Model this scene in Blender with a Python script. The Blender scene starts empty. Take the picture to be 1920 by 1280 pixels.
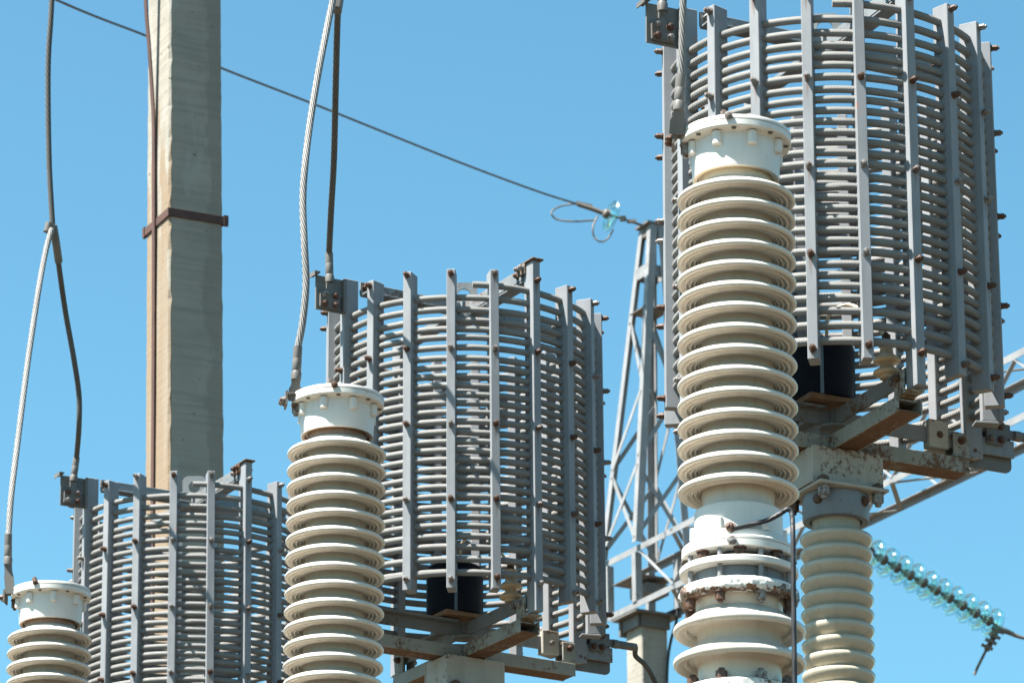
import bpy, bmesh, math, random
from mathutils import Vector, Matrix, noise
R = math.radians
random.seed(7)
scn = bpy.context.scene
COL = scn.collection

# ------------------------------------------------------------------ camera
F, PITCH, ROLL = 7000.0, R(20.3), R(0.3)          # focal length in pixels of the 1920 px wide photograph
CAM = Vector((0.0, 0.0, 1.6))
cd = bpy.data.cameras.new('camera')
cd.sensor_width = 36.0
cd.lens = 36.0 * F / 1920.0
cd.clip_end = 20000.0
cd.dof.use_dof = True
cd.dof.focus_distance = 14.5
cd.dof.aperture_fstop = 9.0
cam = bpy.data.objects.new('camera', cd)
COL.objects.link(cam)
FW = Vector((0, math.cos(PITCH), math.sin(PITCH)))
R0 = Vector((1, 0, 0)); U0 = Vector((0, -math.sin(PITCH), math.cos(PITCH)))
RT = R0 * math.cos(ROLL) - U0 * math.sin(ROLL)
UP = U0 * math.cos(ROLL) + R0 * math.sin(ROLL)
cm = Matrix((RT, UP, -FW)).transposed().to_4x4()
cm.translation = CAM
cam.matrix_world = cm
scn.camera = cam

def at(px, py, Y):
    """point of the place seen at photograph pixel (px, py), at distance Y north of the camera"""
    d = FW + RT * ((px - 960) / F) + UP * ((640 - py) / F)
    return CAM + d * (Y / d.y)

# ------------------------------------------------------------------ light
SUN_EL, SUN_AZ = R(61.5), R(-115)                    # azimuth measured clockwise from +Y
w = bpy.data.worlds.new('World'); scn.world = w; w.use_nodes = True
nt = w.node_tree
sky = nt.nodes.new('ShaderNodeTexSky'); sky.sky_type = 'NISHITA'
sky.sun_disc = False; sky.sun_elevation = SUN_EL; sky.sun_rotation = SUN_AZ
sky.air_density = 1.0; sky.dust_density = 0.8; sky.ozone_density = 1.0; sky.altitude = 100
bg = nt.nodes['Background']; bg.inputs['Strength'].default_value = 0.05
tint = nt.nodes.new('ShaderNodeMix'); tint.data_type = 'RGBA'; tint.blend_type = 'MULTIPLY'
tint.inputs[0].default_value = 1.0; tint.inputs[7].default_value = (.625, 1.065, 1.03, 1)      # clear cyan-blue summer sky
nt.links.new(sky.outputs['Color'], tint.inputs[6]); nt.links.new(tint.outputs[2], bg.inputs['Color'])
sl = bpy.data.lights.new('sun', 'SUN'); sl.energy = 5.0; sl.angle = R(0.5); sl.color = (1.0, 0.955, 0.88)
so = bpy.data.objects.new('sun', sl); COL.objects.link(so)
sdir = Vector((math.sin(SUN_AZ) * math.cos(SUN_EL), math.cos(SUN_AZ) * math.cos(SUN_EL), math.sin(SUN_EL)))
so.rotation_euler = sdir.to_track_quat('Z', 'Y').to_euler(); so.location = (-20, -10, 40)
scn.view_settings.view_transform = 'Standard'; scn.view_settings.look = 'None'
scn.view_settings.exposure = 2.05; scn.view_settings.gamma = 1.0

# ------------------------------------------------------------------ materials
class NT:
    def __init__(s, name):
        s.m = bpy.data.materials.new(name); s.m.use_nodes = True
        s.t = s.m.node_tree; s.b = s.t.nodes['Principled BSDF']
    def n(s, typ, **kw):
        x = s.t.nodes.new(typ)
        for k, v in kw.items(): setattr(x, k, v)
        return x
    def l(s, a, b): s.t.links.new(a, b)
    def obj(s, scale=(1, 1, 1)):
        c = s.n('ShaderNodeTexCoord'); mp = s.n('ShaderNodeMapping')
        mp.inputs['Scale'].default_value = scale
        oi = s.n('ShaderNodeObjectInfo')                      # shift the pattern from object to object
        mul = s.n('ShaderNodeMath', operation='MULTIPLY'); mul.inputs[1].default_value = 40.0
        s.l(oi.outputs['Random'], mul.inputs[0])
        s.l(c.outputs['Object'], mp.inputs['Vector']); s.l(mul.outputs[0], mp.inputs['Location'])
        return mp.outputs['Vector']
    def noise(s, vec, scale, detail=4, rough=.55):
        x = s.n('ShaderNodeTexNoise'); x.inputs['Scale'].default_value = scale
        x.inputs['Detail'].default_value = detail; x.inputs['Roughness'].default_value = rough
        s.l(vec, x.inputs['Vector']); return x.outputs['Fac']
    def ramp(s, fac, lo, hi, a=0.0, b=1.0):
        x = s.n('ShaderNodeMapRange'); x.clamp = True
        for i, v in zip(('From Min', 'From Max', 'To Min', 'To Max'), (lo, hi, a, b)): x.inputs[i].default_value = v
        s.l(fac, x.inputs['Value']); return x.outputs[0]
    def mix(s, fac, a, b):
        x = s.n('ShaderNodeMix', data_type='RGBA')
        if isinstance(fac, (int, float)): x.inputs[0].default_value = fac
        else: s.l(fac, x.inputs[0])
        for sock, v in ((x.inputs[6], a), (x.inputs[7], b)):
            if isinstance(v, tuple): sock.default_value = (*v, 1)
            else: s.l(v, sock)
        return x.outputs[2]
    def mul(s, a, b):
        x = s.n('ShaderNodeMath', operation='MULTIPLY')
        for i, v in enumerate((a, b)):
            if isinstance(v, (int, float)): x.inputs[i].default_value = v
            else: s.l(v, x.inputs[i])
        return x.outputs[0]
    def mx(s, a, b):
        x = s.n('ShaderNodeMath', operation='MAXIMUM'); s.l(a, x.inputs[0]); s.l(b, x.inputs[1]); return x.outputs[0]
    def bump(s, h, strength, dist):
        x = s.n('ShaderNodeBump'); x.inputs['Strength'].default_value = strength; x.inputs['Distance'].default_value = dist
        s.l(h, x.inputs['Height']); s.l(x.outputs[0], s.b.inputs['Normal'])
    def done(s, col, rough=.5, metal=0.0, spec=.5):
        if isinstance(col, tuple): s.b.inputs['Base Color'].default_value = (*col, 1)
        else: s.l(col, s.b.inputs['Base Color'])
        if isinstance(rough, (int, float)): s.b.inputs['Roughness'].default_value = rough
        else: s.l(rough, s.b.inputs['Roughness'])
        s.b.inputs['Metallic'].default_value = metal
        s.b.inputs['Specular IOR Level'].default_value = spec
        return s.m

def mat_paint(name, base, dark, rust=.0, rustcol=(.075, .042, .024), primer=True, rough=.5, spec=.25, runs=False, edge=False):
    t = NT(name); v = t.obj()
    c = t.mix(t.ramp(t.noise(v, 6, 5), .35, .7), base, dark)
    vs = t.obj((9, 9, .8))
    c = t.mix(t.mul(t.ramp(t.noise(vs, 3, 4), .52, .75), .45), c, tuple(x * .62 for x in base))
    if primer:
        c = t.mix(t.ramp(t.noise(v, 9, 3, .6), .70, .735), c, (.30, .19, .165))
    if runs:                                               # rust runs trailing below each bolt of a bar
        tc = t.n('ShaderNodeTexCoord'); sp = t.n('ShaderNodeSeparateXYZ'); t.l(tc.outputs['Object'], sp.inputs[0])
        q = t.n('ShaderNodeMath', operation='MULTIPLY_ADD'); t.l(sp.outputs[2], q.inputs[0]); q.inputs[1].default_value = -1 / .361; q.inputs[2].default_value = 1.498 / .361 + 1
        fr = t.n('ShaderNodeMath', operation='FRACT'); t.l(q.outputs[0], fr.inputs[0])
        ab = t.n('ShaderNodeMath', operation='ABSOLUTE'); nx = t.n('ShaderNodeMath', operation='MULTIPLY_ADD')
        t.l(t.noise(t.obj((40, 40, 9)), 1, 3), nx.inputs[0]); nx.inputs[1].default_value = .022; t.l(sp.outputs[0], nx.inputs[2])
        ad = t.n('ShaderNodeMath', operation='SUBTRACT'); t.l(nx.outputs[0], ad.inputs[0]); ad.inputs[1].default_value = .011; t.l(ad.outputs[0], ab.inputs[0])
        wdt = t.ramp(fr.outputs[0], 0, .3, .011, .001)
        dv = t.n('ShaderNodeMath', operation='DIVIDE'); t.l(ab.outputs[0], dv.inputs[0]); t.l(wdt, dv.inputs[1])
        oi = t.n('ShaderNodeObjectInfo')
        msk = t.mul(t.mul(t.ramp(dv.outputs[0], .5, 1.1, 1, 0), t.ramp(fr.outputs[0], .05, .30, 1, 0)), t.mul(t.ramp(sp.outputs[1], -.030, -.036), t.ramp(oi.outputs['Random'], .35, .8, 0, .75)))
        c = t.mix(msk, c, (.13, .082, .058))
    if rust:
        k = t.noise(v, 48, 8, .75); k2 = t.noise(v, 3.6, 3)
        a = t.n('ShaderNodeMath', operation='ADD'); t.l(k, a.inputs[0]); t.l(t.mul(k2, .7), a.inputs[1])
        if edge:
            gc = t.n('ShaderNodeTexCoord'); sg = t.n('ShaderNodeSeparateXYZ'); t.l(gc.outputs['Generated'], sg.inputs[0])
            a2 = t.n('ShaderNodeMath', operation='ADD'); t.l(a.outputs[0], a2.inputs[0]); t.l(t.ramp(sg.outputs[2], .80, 1, 0, .10), a2.inputs[1]); a = a2
        f = t.ramp(a.outputs[0], 1.02 - rust * .3, 1.12 - rust * .3)
        rc = t.mix(t.noise(v, 60, 3), rustcol, tuple(x * 1.9 for x in rustcol))
        c = t.mix(f, c, rc)
        t.bump(f, .4, .002)
    else:
        t.bump(t.noise(v, 160, 3), .12, .002)
    return t.done(c, t.ramp(t.noise(v, 20, 3), .3, .7, rough - .08, rough + .12), 0, spec)

M = {}
M['bar'] = mat_paint('grey bar paint', (.225, .236, .25), (.185, .195, .21), spec=.15, runs=True)
M['steel'] = mat_paint('grey steel paint', (.18, .193, .20), (.145, .157, .165), rust=.28)
M['rustbeam'] = mat_paint('rusty green grey paint', (.255, .258, .235), (.205, .21, .19), rust=.38, primer=False, rough=.6)
M['rustplate'] = mat_paint('rusty pale paint', (.345, .338, .305), (.28, .27, .24), edge=True, rust=.27, primer=False, rough=.6)
M['rustyflange'] = mat_paint('heavily rusted flange', (.20, .19, .16), (.16, .14, .12), rust=1.15, primer=False, rough=.7)
M['greycap'] = mat_paint('blue grey cap paint', (.165, .195, .22), (.14, .165, .19), rust=.16, primer=False)
M['galv'] = mat_paint('galvanised pale steel', (.235, .24, .245), (.18, .185, .19), rust=.04, primer=False)
M['galvdark'] = mat_paint('weathered terminal metal', (.14, .134, .126), (.098, .095, .09), rust=.08, primer=False)
M['brownplate'] = mat_paint('brown primer plate', (.24, .15, .085), (.17, .10, .055), rust=.3, primer=False)
M['navy'] = mat_paint('dark navy drum', (.009, .013, .022), (.006, .009, .016), primer=False, rough=.6, spec=.1)
M['seam'] = mat_paint('blue grey seam', (.12, .19, .25), (.09, .15, .2), primer=False)

def mat_white(name, base=(.60, .59, .555), rust=0.0):
    t = NT(name); v = t.obj()
    c = t.mix(t.ramp(t.noise(v, 5, 5), .4, .75), base, tuple(x * .9 for x in base))
    vs = t.obj((14, 14, .7))
    c = t.mix(t.mul(t.ramp(t.noise(vs, 2, 4), .55, .8), .35), c, (.50, .44, .35))
    c = t.mix(t.mul(t.ramp(t.noise(v, 30, 5, .7), .66, .72), .8), c, (.36, .24, .15))
    if rust:
        k = t.noise(v, 30, 8, .75); k2 = t.noise(v, 9, 2)
        a = t.n('ShaderNodeMath', operation='ADD'); t.l(k, a.inputs[0]); t.l(t.mul(k2, .8), a.inputs[1])
        gc = t.n('ShaderNodeTexCoord'); sg = t.n('ShaderNodeSeparateXYZ'); t.l(gc.outputs['Generated'], sg.inputs[0])
        e = t.n('ShaderNodeMath', operation='MULTIPLY_ADD'); t.l(sg.outputs[2], e.inputs[0]); e.inputs[1].default_value = -.20; t.l(a.outputs[0], e.inputs[2])
        f = t.ramp(e.outputs[0], .87 - rust * .2, .91 - rust * .2)      # paint has flaked off mostly along the lower lip
        c = t.mix(f, c, t.mix(t.ramp(t.noise(v, 55, 4), .35, .65), (.03, .016, .01), (.17, .09, .05)))
        t.bump(f, -.7, .006)
    return t.done(c, .38)
M['white'] = mat_white('white cap paint')
M['flaky'] = mat_white('flaking white paint over rust', rust=.5)
M['cement'] = mat_white('cream cement joint', (.56, .47, .34))
M['dirt'] = mat_white('brown grimy joint', (.22, .14, .09))

def mat_porc(name, base, dirt, rough, spec):
    t = NT(name); v = t.obj()
    c = t.mix(t.ramp(t.noise(v, 3.5, 4), .35, .75), base, tuple(x * .92 for x in base))
    ao = t.n('ShaderNodeTexCoord')
    vs = t.obj((16, 16, 1.2))
    c = t.mix(t.mul(t.ramp(t.noise(vs, 2.4, 5), .48, .8), .5), c, dirt)
    c = t.mix(t.mul(t.ramp(t.noise(v, 42, 5, .7), .63, .72), .6), c, tuple(x * .6 for x in dirt))
    return t.done(c, rough, 0, spec)
M['porcelain'] = mat_porc('cream glazed porcelain', (.565, .522, .458), (.385, .335, .27), .28, .5)
M['porcelain2'] = mat_porc('beige glossy porcelain', (.375, .337, .265), (.285, .24, .175), .10, .6)
M['porcelain3'] = mat_porc('tan porcelain', (.52, .40, .27), (.40, .29, .18), .25, .5)

def mat_strand(name, base, dark, strands, pitch, bumpd, rust=False):
    t = NT(name)
    uv = t.n('ShaderNodeUVMap'); sep = t.n('ShaderNodeSeparateXYZ'); t.l(uv.outputs[0], sep.inputs[0])
    a = t.n('ShaderNodeMath', operation='MULTIPLY_ADD')
    t.l(sep.outputs[1], a.inputs[0]); a.inputs[1].default_value = 1.0 / pitch
    t.l(t.mul(sep.outputs[0], float(strands)), a.inputs[2])
    s = t.n('ShaderNodeMath', operation='SINE'); t.l(t.mul(a.outputs[0], 2 * math.pi), s.inputs[0])
    h = t.ramp(s.outputs[0], -1, .5)
    v = t.obj()
    c0 = t.mix(t.ramp(t.noise(v, 7, 4), .35, .7), base, tuple(x * .84 for x in base))
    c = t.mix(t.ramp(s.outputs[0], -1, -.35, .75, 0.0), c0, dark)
    t.bump(h, 1.0, bumpd)
    return t.done(c, .55, 0, .2)
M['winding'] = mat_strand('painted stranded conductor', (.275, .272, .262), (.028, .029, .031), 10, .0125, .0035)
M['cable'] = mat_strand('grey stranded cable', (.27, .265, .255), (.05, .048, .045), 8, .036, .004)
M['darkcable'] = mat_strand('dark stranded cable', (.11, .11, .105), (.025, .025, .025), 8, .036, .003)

def mat_bolt():
    t = NT('bolt metal'); v = t.obj()
    oi = t.n('ShaderNodeObjectInfo')
    c = t.mix(t.ramp(oi.outputs['Random'], .45, .75), (.075, .038, .024), (.22, .22, .215))
    c = t.mix(t.ramp(t.noise(v, 70, 4), .45, .65), c, (.085, .045, .028))
    return t.done(c, .6, 0, .4)
M['bolt'] = mat_bolt()
t = NT('rusty steel strip'); v = t.obj((1, 1, .6))
M['rust'] = t.done(t.mix(t.ramp(t.noise(v, 9, 6, .65), .35, .7), (.050, .022, .017), (.085, .038, .026)), .75)
t = NT('black rubber'); M['black'] = t.done(t.mix(t.noise(t.obj(), 20), (.012, .013, .016), (.03, .03, .033)), .5, 0, .3)
t = NT('dark forged iron'); M['iron'] = t.done(t.mix(t.noise(t.obj(), 30), (.05, .042, .036), (.13, .115, .10)), .65)
t = NT('cream wire'); M['creamwire'] = t.done(t.mix(t.noise(t.obj(), 20), (.62, .52, .36), (.5, .42, .3)), .5)
t = NT('aqua toughened glass')
t.b.inputs['Transmission Weight'].default_value = 1.0; t.b.inputs['IOR'].default_value = 1.5
M['glass'] = t.done((.66, .93, .90), .05)

def mat_concrete(name, stain):
    t = NT(name); v = t.obj()
    tc = t.n('ShaderNodeTexCoord')
    c = t.mix(t.ramp(t.noise(v, 2.2, 6, .65), .3, .75), (.30, .278, .235), (.225, .212, .185))
    st = t.noise(t.obj((1.2, 1.2, 26)), 1.5, 5, .6)
    c = t.mix(t.mul(t.ramp(st, .45, .72), .4), c, (.14, .13, .11))
    big = t.noise(t.obj((2.5, 2.5, .9)), 1.3, 5, .55)
    c = t.mix(t.mul(t.ramp(big, .52, .56), .35), c, (.31, .305, .285))
    pit = t.noise(v, 26, 2, .4)
    c = t.mix(t.ramp(pit, .70, .735), c, (.13, .125, .11))
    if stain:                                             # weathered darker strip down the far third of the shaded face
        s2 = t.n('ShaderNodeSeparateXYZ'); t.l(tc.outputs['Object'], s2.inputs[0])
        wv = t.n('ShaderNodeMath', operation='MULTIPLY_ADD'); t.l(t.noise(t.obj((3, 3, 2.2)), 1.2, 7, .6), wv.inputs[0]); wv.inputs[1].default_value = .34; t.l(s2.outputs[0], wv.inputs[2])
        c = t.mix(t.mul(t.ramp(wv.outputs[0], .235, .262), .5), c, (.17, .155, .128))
    if stain:                                             # brown run-off stain down one face
        sp = t.n('ShaderNodeSeparateXYZ'); t.l(tc.outputs['Object'], sp.inputs[0])
        nz = t.noise(t.obj((7, 7, 1.1)), 1.4, 5, .6)
        a = t.n('ShaderNodeMath', operation='MULTIPLY_ADD'); t.l(nz, a.inputs[0]); a.inputs[1].default_value = 5.0; t.l(sp.outputs[2], a.inputs[2])
        low = t.ramp(a.outputs[0], 13.6, 13.2)
        fx = t.ramp(sp.outputs[0], -.165, -.168)            # only on the face towards local -X
        nn = t.noise(t.obj((9, 9, .6)), 1.0, 4)
        c = t.mix(t.mul(t.mul(low, fx), t.ramp(nn, .28, .52, .3, 1)), c, (.215, .163, .112))
    h = t.n('ShaderNodeMath', operation='ADD'); t.l(st, h.inputs[0]); t.l(t.mul(t.ramp(pit, .70, .74), -1.0), h.inputs[1])
    t.bump(h.outputs[0], .5, .006)
    return t.done(c, .85, 0, .25)
M['concrete'] = mat_concrete('weathered concrete with brown run off', True)
M['concrete2'] = mat_concrete('weathered concrete', False)
t = NT('dry sandy gravel'); v = t.obj((1, 1, 1))
c = t.mix(t.ramp(t.noise(v, .8, 6), .35, .65), (.085, .064, .040), (.06, .047, .03))
c = t.mix(t.ramp(t.noise(v, 22, 3), .4, .7), c, (.08, .062, .042)); t.bump(t.noise(v, 30, 4), .6, .03)
M['ground'] = t.done(c, .95, 0, .2)

# ------------------------------------------------------------------ mesh helpers
class MB:
    def __init__(s): s.bm = bmesh.new(); s.uv = s.bm.loops.layers.uv.new('UVMap')
    def box(s, c, size, rot=None, bev=0.0, seg=1):
        g = bmesh.ops.create_cube(s.bm, size=1.0)
        vs = g['verts']
        m = Matrix.Translation(c) @ ((rot or Matrix.Identity(3)).to_4x4()) @ Matrix.Diagonal((*size, 1))
        bmesh.ops.transform(s.bm, matrix=m, verts=vs)
        if bev:
            es = list({e for v in vs for e in v.link_edges})
            bmesh.ops.bevel(s.bm, geom=es, offset=bev, segments=seg, affect='EDGES', profile=.6)
        return s
    def beam(s, a, b, wd, ht, upv=Vector((0, 0, 1)), bev=0.0):
        """box from a to b, wd across, ht along upv"""
        a = Vector(a); b = Vector(b); d = (b - a); L = d.length; x = d.normalized()
        y = upv.cross(x)
        if y.length < 1e-4: y = Vector((1, 0, 0)).cross(x)
        y.normalize(); z = x.cross(y)
        return s.box((a + b) / 2, (L, wd, ht), Matrix((x, y, z)).transposed(), bev)
    def angle(s, a, b, leg, th, upv=Vector((0, 0, 1)), flip=1):
        """steel angle section: two thin legs, butted"""
        a = Vector(a); b = Vector(b); x = (b - a).normalized()
        y = upv.cross(x)
        if y.length < 1e-4: y = Vector((1, 0, 0)).cross(x)
        y.normalize(); z = x.cross(y)
        s.beam(a + z * 0, b + z * 0, th, leg, upv)
        o = y * flip * (leg / 2 + th * .5) + z * (leg / 2 - th / 2)
        s.beam(a + o, b + o, leg, th, upv)
        return s
    def lathe(s, prof, seg=64, c=(0, 0, 0), axis=None, jit=None, smooth=True, cap=False):
        rot = axis.to_track_quat('Z', 'Y').to_matrix() if axis else Matrix.Identity(3)
        c = Vector(c); rings = []
        for (r, z) in prof:
            ring = []
            for i in range(seg):
                a = 2 * math.pi * i / seg
                p = Vector((r * math.cos(a), r * math.sin(a), z))
                if jit: p = jit(p)
                ring.append(s.bm.verts.new(c + rot @ p))
            rings.append(ring)
        for j in range(len(rings) - 1):
            A, B = rings[j], rings[j + 1]
            for i in range(seg):
                k = (i + 1) % seg
                f = s.bm.faces.new((A[k], A[i], B[i], B[k])); f.smooth = smooth
        if cap:
            s.bm.faces.new(rings[0][::1]); s.bm.faces.new(rings[-1][::-1])
        return s
    def cyl(s, a, b, r, seg=16, smooth=True):
        a = Vector(a); b = Vector(b); L = (b - a).length
        return s.lathe([(r, 0), (r, L)], seg, a, (b - a).normalized(), smooth=smooth, cap=True)
    def tube(s, pts, r, seg=10, rf=None):
        pts = [Vector(p) for p in pts]; n = len(pts); up = None; rings = []; L = 0.0; lens = []
        for i, p in enumerate(pts):
            tg = (pts[min(i + 1, n - 1)] - pts[max(i - 1, 0)]).normalized()
            if up is None: up = tg.orthogonal().normalized()
            up = (up - tg * up.dot(tg)).normalized(); sd = tg.cross(up)
            if i: L += (p - pts[i - 1]).length
            lens.append(L); rr = rf(i / (n - 1)) if rf else r
            rings.append([s.bm.verts.new(p + (up * math.cos(2 * math.pi * k / seg) + sd * math.sin(2 * math.pi * k / seg)) * rr) for k in range(seg)])
        for i in range(n - 1):
            for k in range(seg):
                k2 = (k + 1) % seg
                f = s.bm.faces.new((rings[i][k], rings[i][k2], rings[i + 1][k2], rings[i + 1][k])); f.smooth = True
                for lp, (uu, vv) in zip(f.loops, ((k, i), (k + 1, i), (k + 1, i + 1), (k, i + 1))):
                    lp[s.uv].uv = (uu / seg, lens[vv])
        s.bm.faces.new(rings[0][::-1]); s.bm.faces.new(rings[-1])
        return s
    def prism(s, poly, th, mat):
        """extrude a 2-D outline (x, z) by th along y, then transform"""
        A = [s.bm.verts.new(mat @ Vector((x, -th / 2, z))) for x, z in poly]
        B = [s.bm.verts.new(mat @ Vector((x, th / 2, z))) for x, z in poly]
        n = len(poly)
        s.bm.faces.new(A); s.bm.faces.new(B[::-1])
        for i in range(n): s.bm.faces.new((A[(i + 1) % n], A[i], B[i], B[(i + 1) % n]))
        return s
    def build(s, name, mat, parent=None, loc=None, rot=None, normals=True):
        if normals: bmesh.ops.recalc_face_normals(s.bm, faces=s.bm.faces)
        lim = R(65) if 'porcelain' in mat else R(36)             # crisp arrises where the metal has them
        for e in s.bm.edges:
            if len(e.link_faces) == 2 and e.calc_face_angle(0) > lim: e.smooth = False
        me = bpy.data.meshes.new(name); s.bm.to_mesh(me); s.bm.free()
        me.materials.append(M[mat])
        o = bpy.data.objects.new(name, me); COL.objects.link(o)
        if parent: o.parent = parent
        if loc is not None: o.location = loc
        if rot is not None: o.rotation_euler = rot
        return o

def tag(o, label, cat=None, group=None, kind=None):
    if label: o['label'] = label
    if cat: o['category'] = cat
    if group: o['group'] = group
    if kind: o['kind'] = kind
    return o
def empty(name, label, cat, group=None):
    o = bpy.data.objects.new(name, None); o.empty_display_size = .2; COL.objects.link(o)
    return tag(o, label, cat, group)
KIDS = {}
def kids_map():
    KIDS.clear()
    for o in bpy.data.objects:
        if o.parent: KIDS.setdefault(o.parent.name, []).append(o)
def copy_tree(o, parent=None):
    c = o.copy(); COL.objects.link(c)
    if parent: c.parent = parent
    for ch in KIDS.get(o.name, []): copy_tree(ch, c)
    return c
def place(o, ref, world, phase=0.0, lean=0.0):
    """put the local point (0,0,ref) of a thing at a world point, turned by phase and leaning by lean"""
    m = Matrix.Rotation(lean, 3, 'Y') @ Matrix.Rotation(phase, 3, 'Z')
    o.rotation_euler = m.to_euler(); o.location = Vector(world) - m @ Vector((0, 0, ref))
def catmull(P, n=12):
    P = [Vector(p) for p in P]; out = []
    Q = [P[0] * 2 - P[1]] + P + [P[-1] * 2 - P[-2]]
    for i in range(1, len(Q) - 2):
        a, b, c, d = Q[i - 1], Q[i], Q[i + 1], Q[i + 2]
        for k in range(n):
            u = k / n
            out.append(.5 * ((2 * b) + (c - a) * u + (2 * a - 5 * b + 4 * c - d) * u * u + (3 * b - a - 3 * c + d) * u ** 3))
    out.append(P[-1]); return out
BOLT_ME = {}
def bolt(parent, loc, direction, size=.022, length=.03, name='bolt'):
    """hex bolt head with washer and a nut-and-thread end, pointing along direction; mesh shared"""
    key = (round(size, 4), round(length, 4))
    if key not in BOLT_ME:
        b = MB()
        b.lathe([(size * .78, 0), (size * .78, .004)], 14, cap=True, smooth=False)
        b.lathe([(size * .60, .004), (size * .64, .006), (size * .64, .004 + length * .70), (size * .56, .004 + length * .76)], 6, cap=True, smooth=False)
        b.lathe([(size * .36, .004 + length * .7), (size * .36, .004 + length * .97), (size * .30, .004 + length)], 10, cap=True, smooth=False)
        o = b.build(name, 'bolt', parent); BOLT_ME[key] = o.data
    else:
        o = bpy.data.objects.new(name, BOLT_ME[key]); COL.objects.link(o); o.parent = parent
    o.location = loc; o.rotation_euler = Vector(direction).to_track_quat('Z', 'Y').to_euler()
    return o
def pol(r, deg, z):                       # deg measured from local -Y (towards the viewer) to +X
    a = R(deg); return Vector((r * math.sin(a), -r * math.cos(a), z))

# ------------------------------------------------------------------ ground
b = MB()
b.lathe([(0.001, 0), (60, 0), (600, 0), (6000, 0)], 64)
g = b.build('ground', 'ground'); tag(g, None, None, None, 'structure')

# ------------------------------------------------------------------ coupling capacitors
HC = 6.67
def sheds(b, z0, n, pitch, core, rim, big=False):
    k = rim / .2
    prof = []
    for i in range(n):
        z = z0 - i * pitch
        prof += [(core, z + .042), (core + .012, z + .030), (core + .3 * (rim - core), z + .0235), (rim - .026 * k, z + .0125), (rim - .013 * k, z + .0060),
                 (rim - .0045 * k, z + .0003), (rim, z - .0065), (rim, z - .0115), (rim - .004 * k, z - .0165), (rim - .009 * k, z - .0188), (rim - .0145 * k, z - .0175),
                 (rim - .0180 * k, z - .0105), (rim - .0215 * k, z - .0100), (rim - .0250 * k, z - .0185), (rim - .0290 * k, z - .0205), (rim - .0325 * k, z - .0170),
                 (rim - .0355 * k, z - .0065), (rim - .0390 * k, z - .0060), (rim - .0420 * k, z - .0165), (rim - .0455 * k, z - .0185), (rim - .0485 * k, z - .0150),
                 (rim - .0510 * k, z - .0035), (rim - .0545 * k, z - .0030), (rim - .0570 * k, z - .0135), (rim - .0600 * k, z - .0150), (rim - .0630 * k, z - .0115),
                 (rim - .0655 * k, z - .0005), (rim - .0680 * k, z - .0000), (rim - .0705 * k, z - .0095), (rim - .0725 * k, z - .0110), (rim - .0745 * k, z - .0080),
                 (core + .0015, z - .002), (core, z - .006), (core, z - .014)]
    return prof
def sheds_big(z0, n, pitch, core, rim):
    prof = []
    for i in range(n):
        z = z0 - i * pitch
        prof += [(core, z + .05), (core + .02, z + .036), (rim - .03, z + .008), (rim - .012, z + .003), (rim - .003, z - .004), (rim, z - .013), (rim - .003, z - .022), (rim - .010, z - .027),
                 (rim - .018, z - .022), (rim - .024, z - .006), (rim - .032, z - .003), (rim - .038, z - .016), (rim - .044, z - .014), (rim - .048, z - .001), (core + .022, z - .004), (core + .008, z - .010), (core, z - .026)]
    return prof
cap = empty('coupling_capacitor', 'tall cream ribbed coupling capacitor in front, full height from white cap to rusted joint', 'capacitor', 'coupling capacitors')
b = MB(); z = HC
b.lathe([(.0, z), (.176, z), (.187, z - .003), (.189, z - .006), (.189, z - .0165), (.1865, z - .0175)], 72)
lid = b.build('lid', 'white', cap)
bolt(lid, pol(.160, -17, z), (0, 0, 1), .020, .022)
bolt(lid, pol(.192, -10, z - .010), pol(1, -10, 0), .018, .012)
b = MB()
b.lathe([(.1865, z - .0185), (.189, z - .020), (.189, z - .039), (.186, z - .043), (.156, z - .044), (.1515, z - .049), (.1515, z - .08), (.148, z - .160), (.1465, z - .170), (.143, z - .171)], 72)
for k in range(8):
    p = pol(.1535, -27 + 45 * k, z - .048)
    b.lathe([(.017, 0), (.017, -.044), (.013, -.047), (.0, -.047)], 16, p)
hs = b.build('upper_housing', 'white', cap)
for k in range(8):
    b = MB(); p = pol(.171, -5 + 45 * k, z - .0445); b.lathe([(.0085, 0), (.0085, -.003), (0, -.003)], 12, p); b.build('bolt_hole', 'iron', hs)
bolt(hs, pol(.172, -84, z - .045), (0, 0, -1), .026, .045)
b = MB(); b.lathe([(.1425, z - .1705), (.132, z - .171), (.128, z - .160), (.115, z - .158)], 64); b.lathe([(.119, z - .158), (.119, z - .21)], 64)
cem = b.build('joint_ring', 'cement', cap)
b = MB(); b.lathe(sheds(b, z - .2368 - .0, 15, .0741, .122, .2) + [(.117, z - 1.33), (.119, z - 1.345)], 96)
b.build('porcelain', 'porcelain', cap)
# lower joint: bell, bolted flanges, rusted ring
b = MB(); z1 = z - 1.348
b.lathe([(.118, z1 - .002), (.140, z1), (.1445, z1 - .005), (.1455, z1 - .07), (.146, z1 - .098), (.158, z1 - .100), (.1605, z1 - .104), (.1605, z1 - .126), (.183, z1 - .1285), (.187, z1 - .133), (.187, z1 - .1405), (.1850, z1 - .1415)], 72)
bell = b.build('bell_housing', 'white', cap)
for k in range(6):
    b = MB(); p = pol(.147, -28 + 60 * k, z1 - .075); b.lathe([(.0, .017), (.012, .017), (.014, -.024)], 12, p); b.build('boss', 'white', bell)
b = MB(); b.lathe([(.185, z1 - .1425), (.187, z1 - .1435), (.187, z1 - .164), (.184, z1 - .167), (.13, z1 - .168)], 72)
fl = b.build('flange', 'white', cap)
bolt(fl, pol(.188, -10, z1 - .15), pol(1, -10, 0), .020, .012)
z2 = z - 1.545
b = MB(); b.lathe([(.12, z2), (.190, z2), (.194, z2 - .004), (.194, z2 - .020), (.190, z2 - .024), (.152, z2 - .024), (.12, z2 - .023)], 72)
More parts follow.
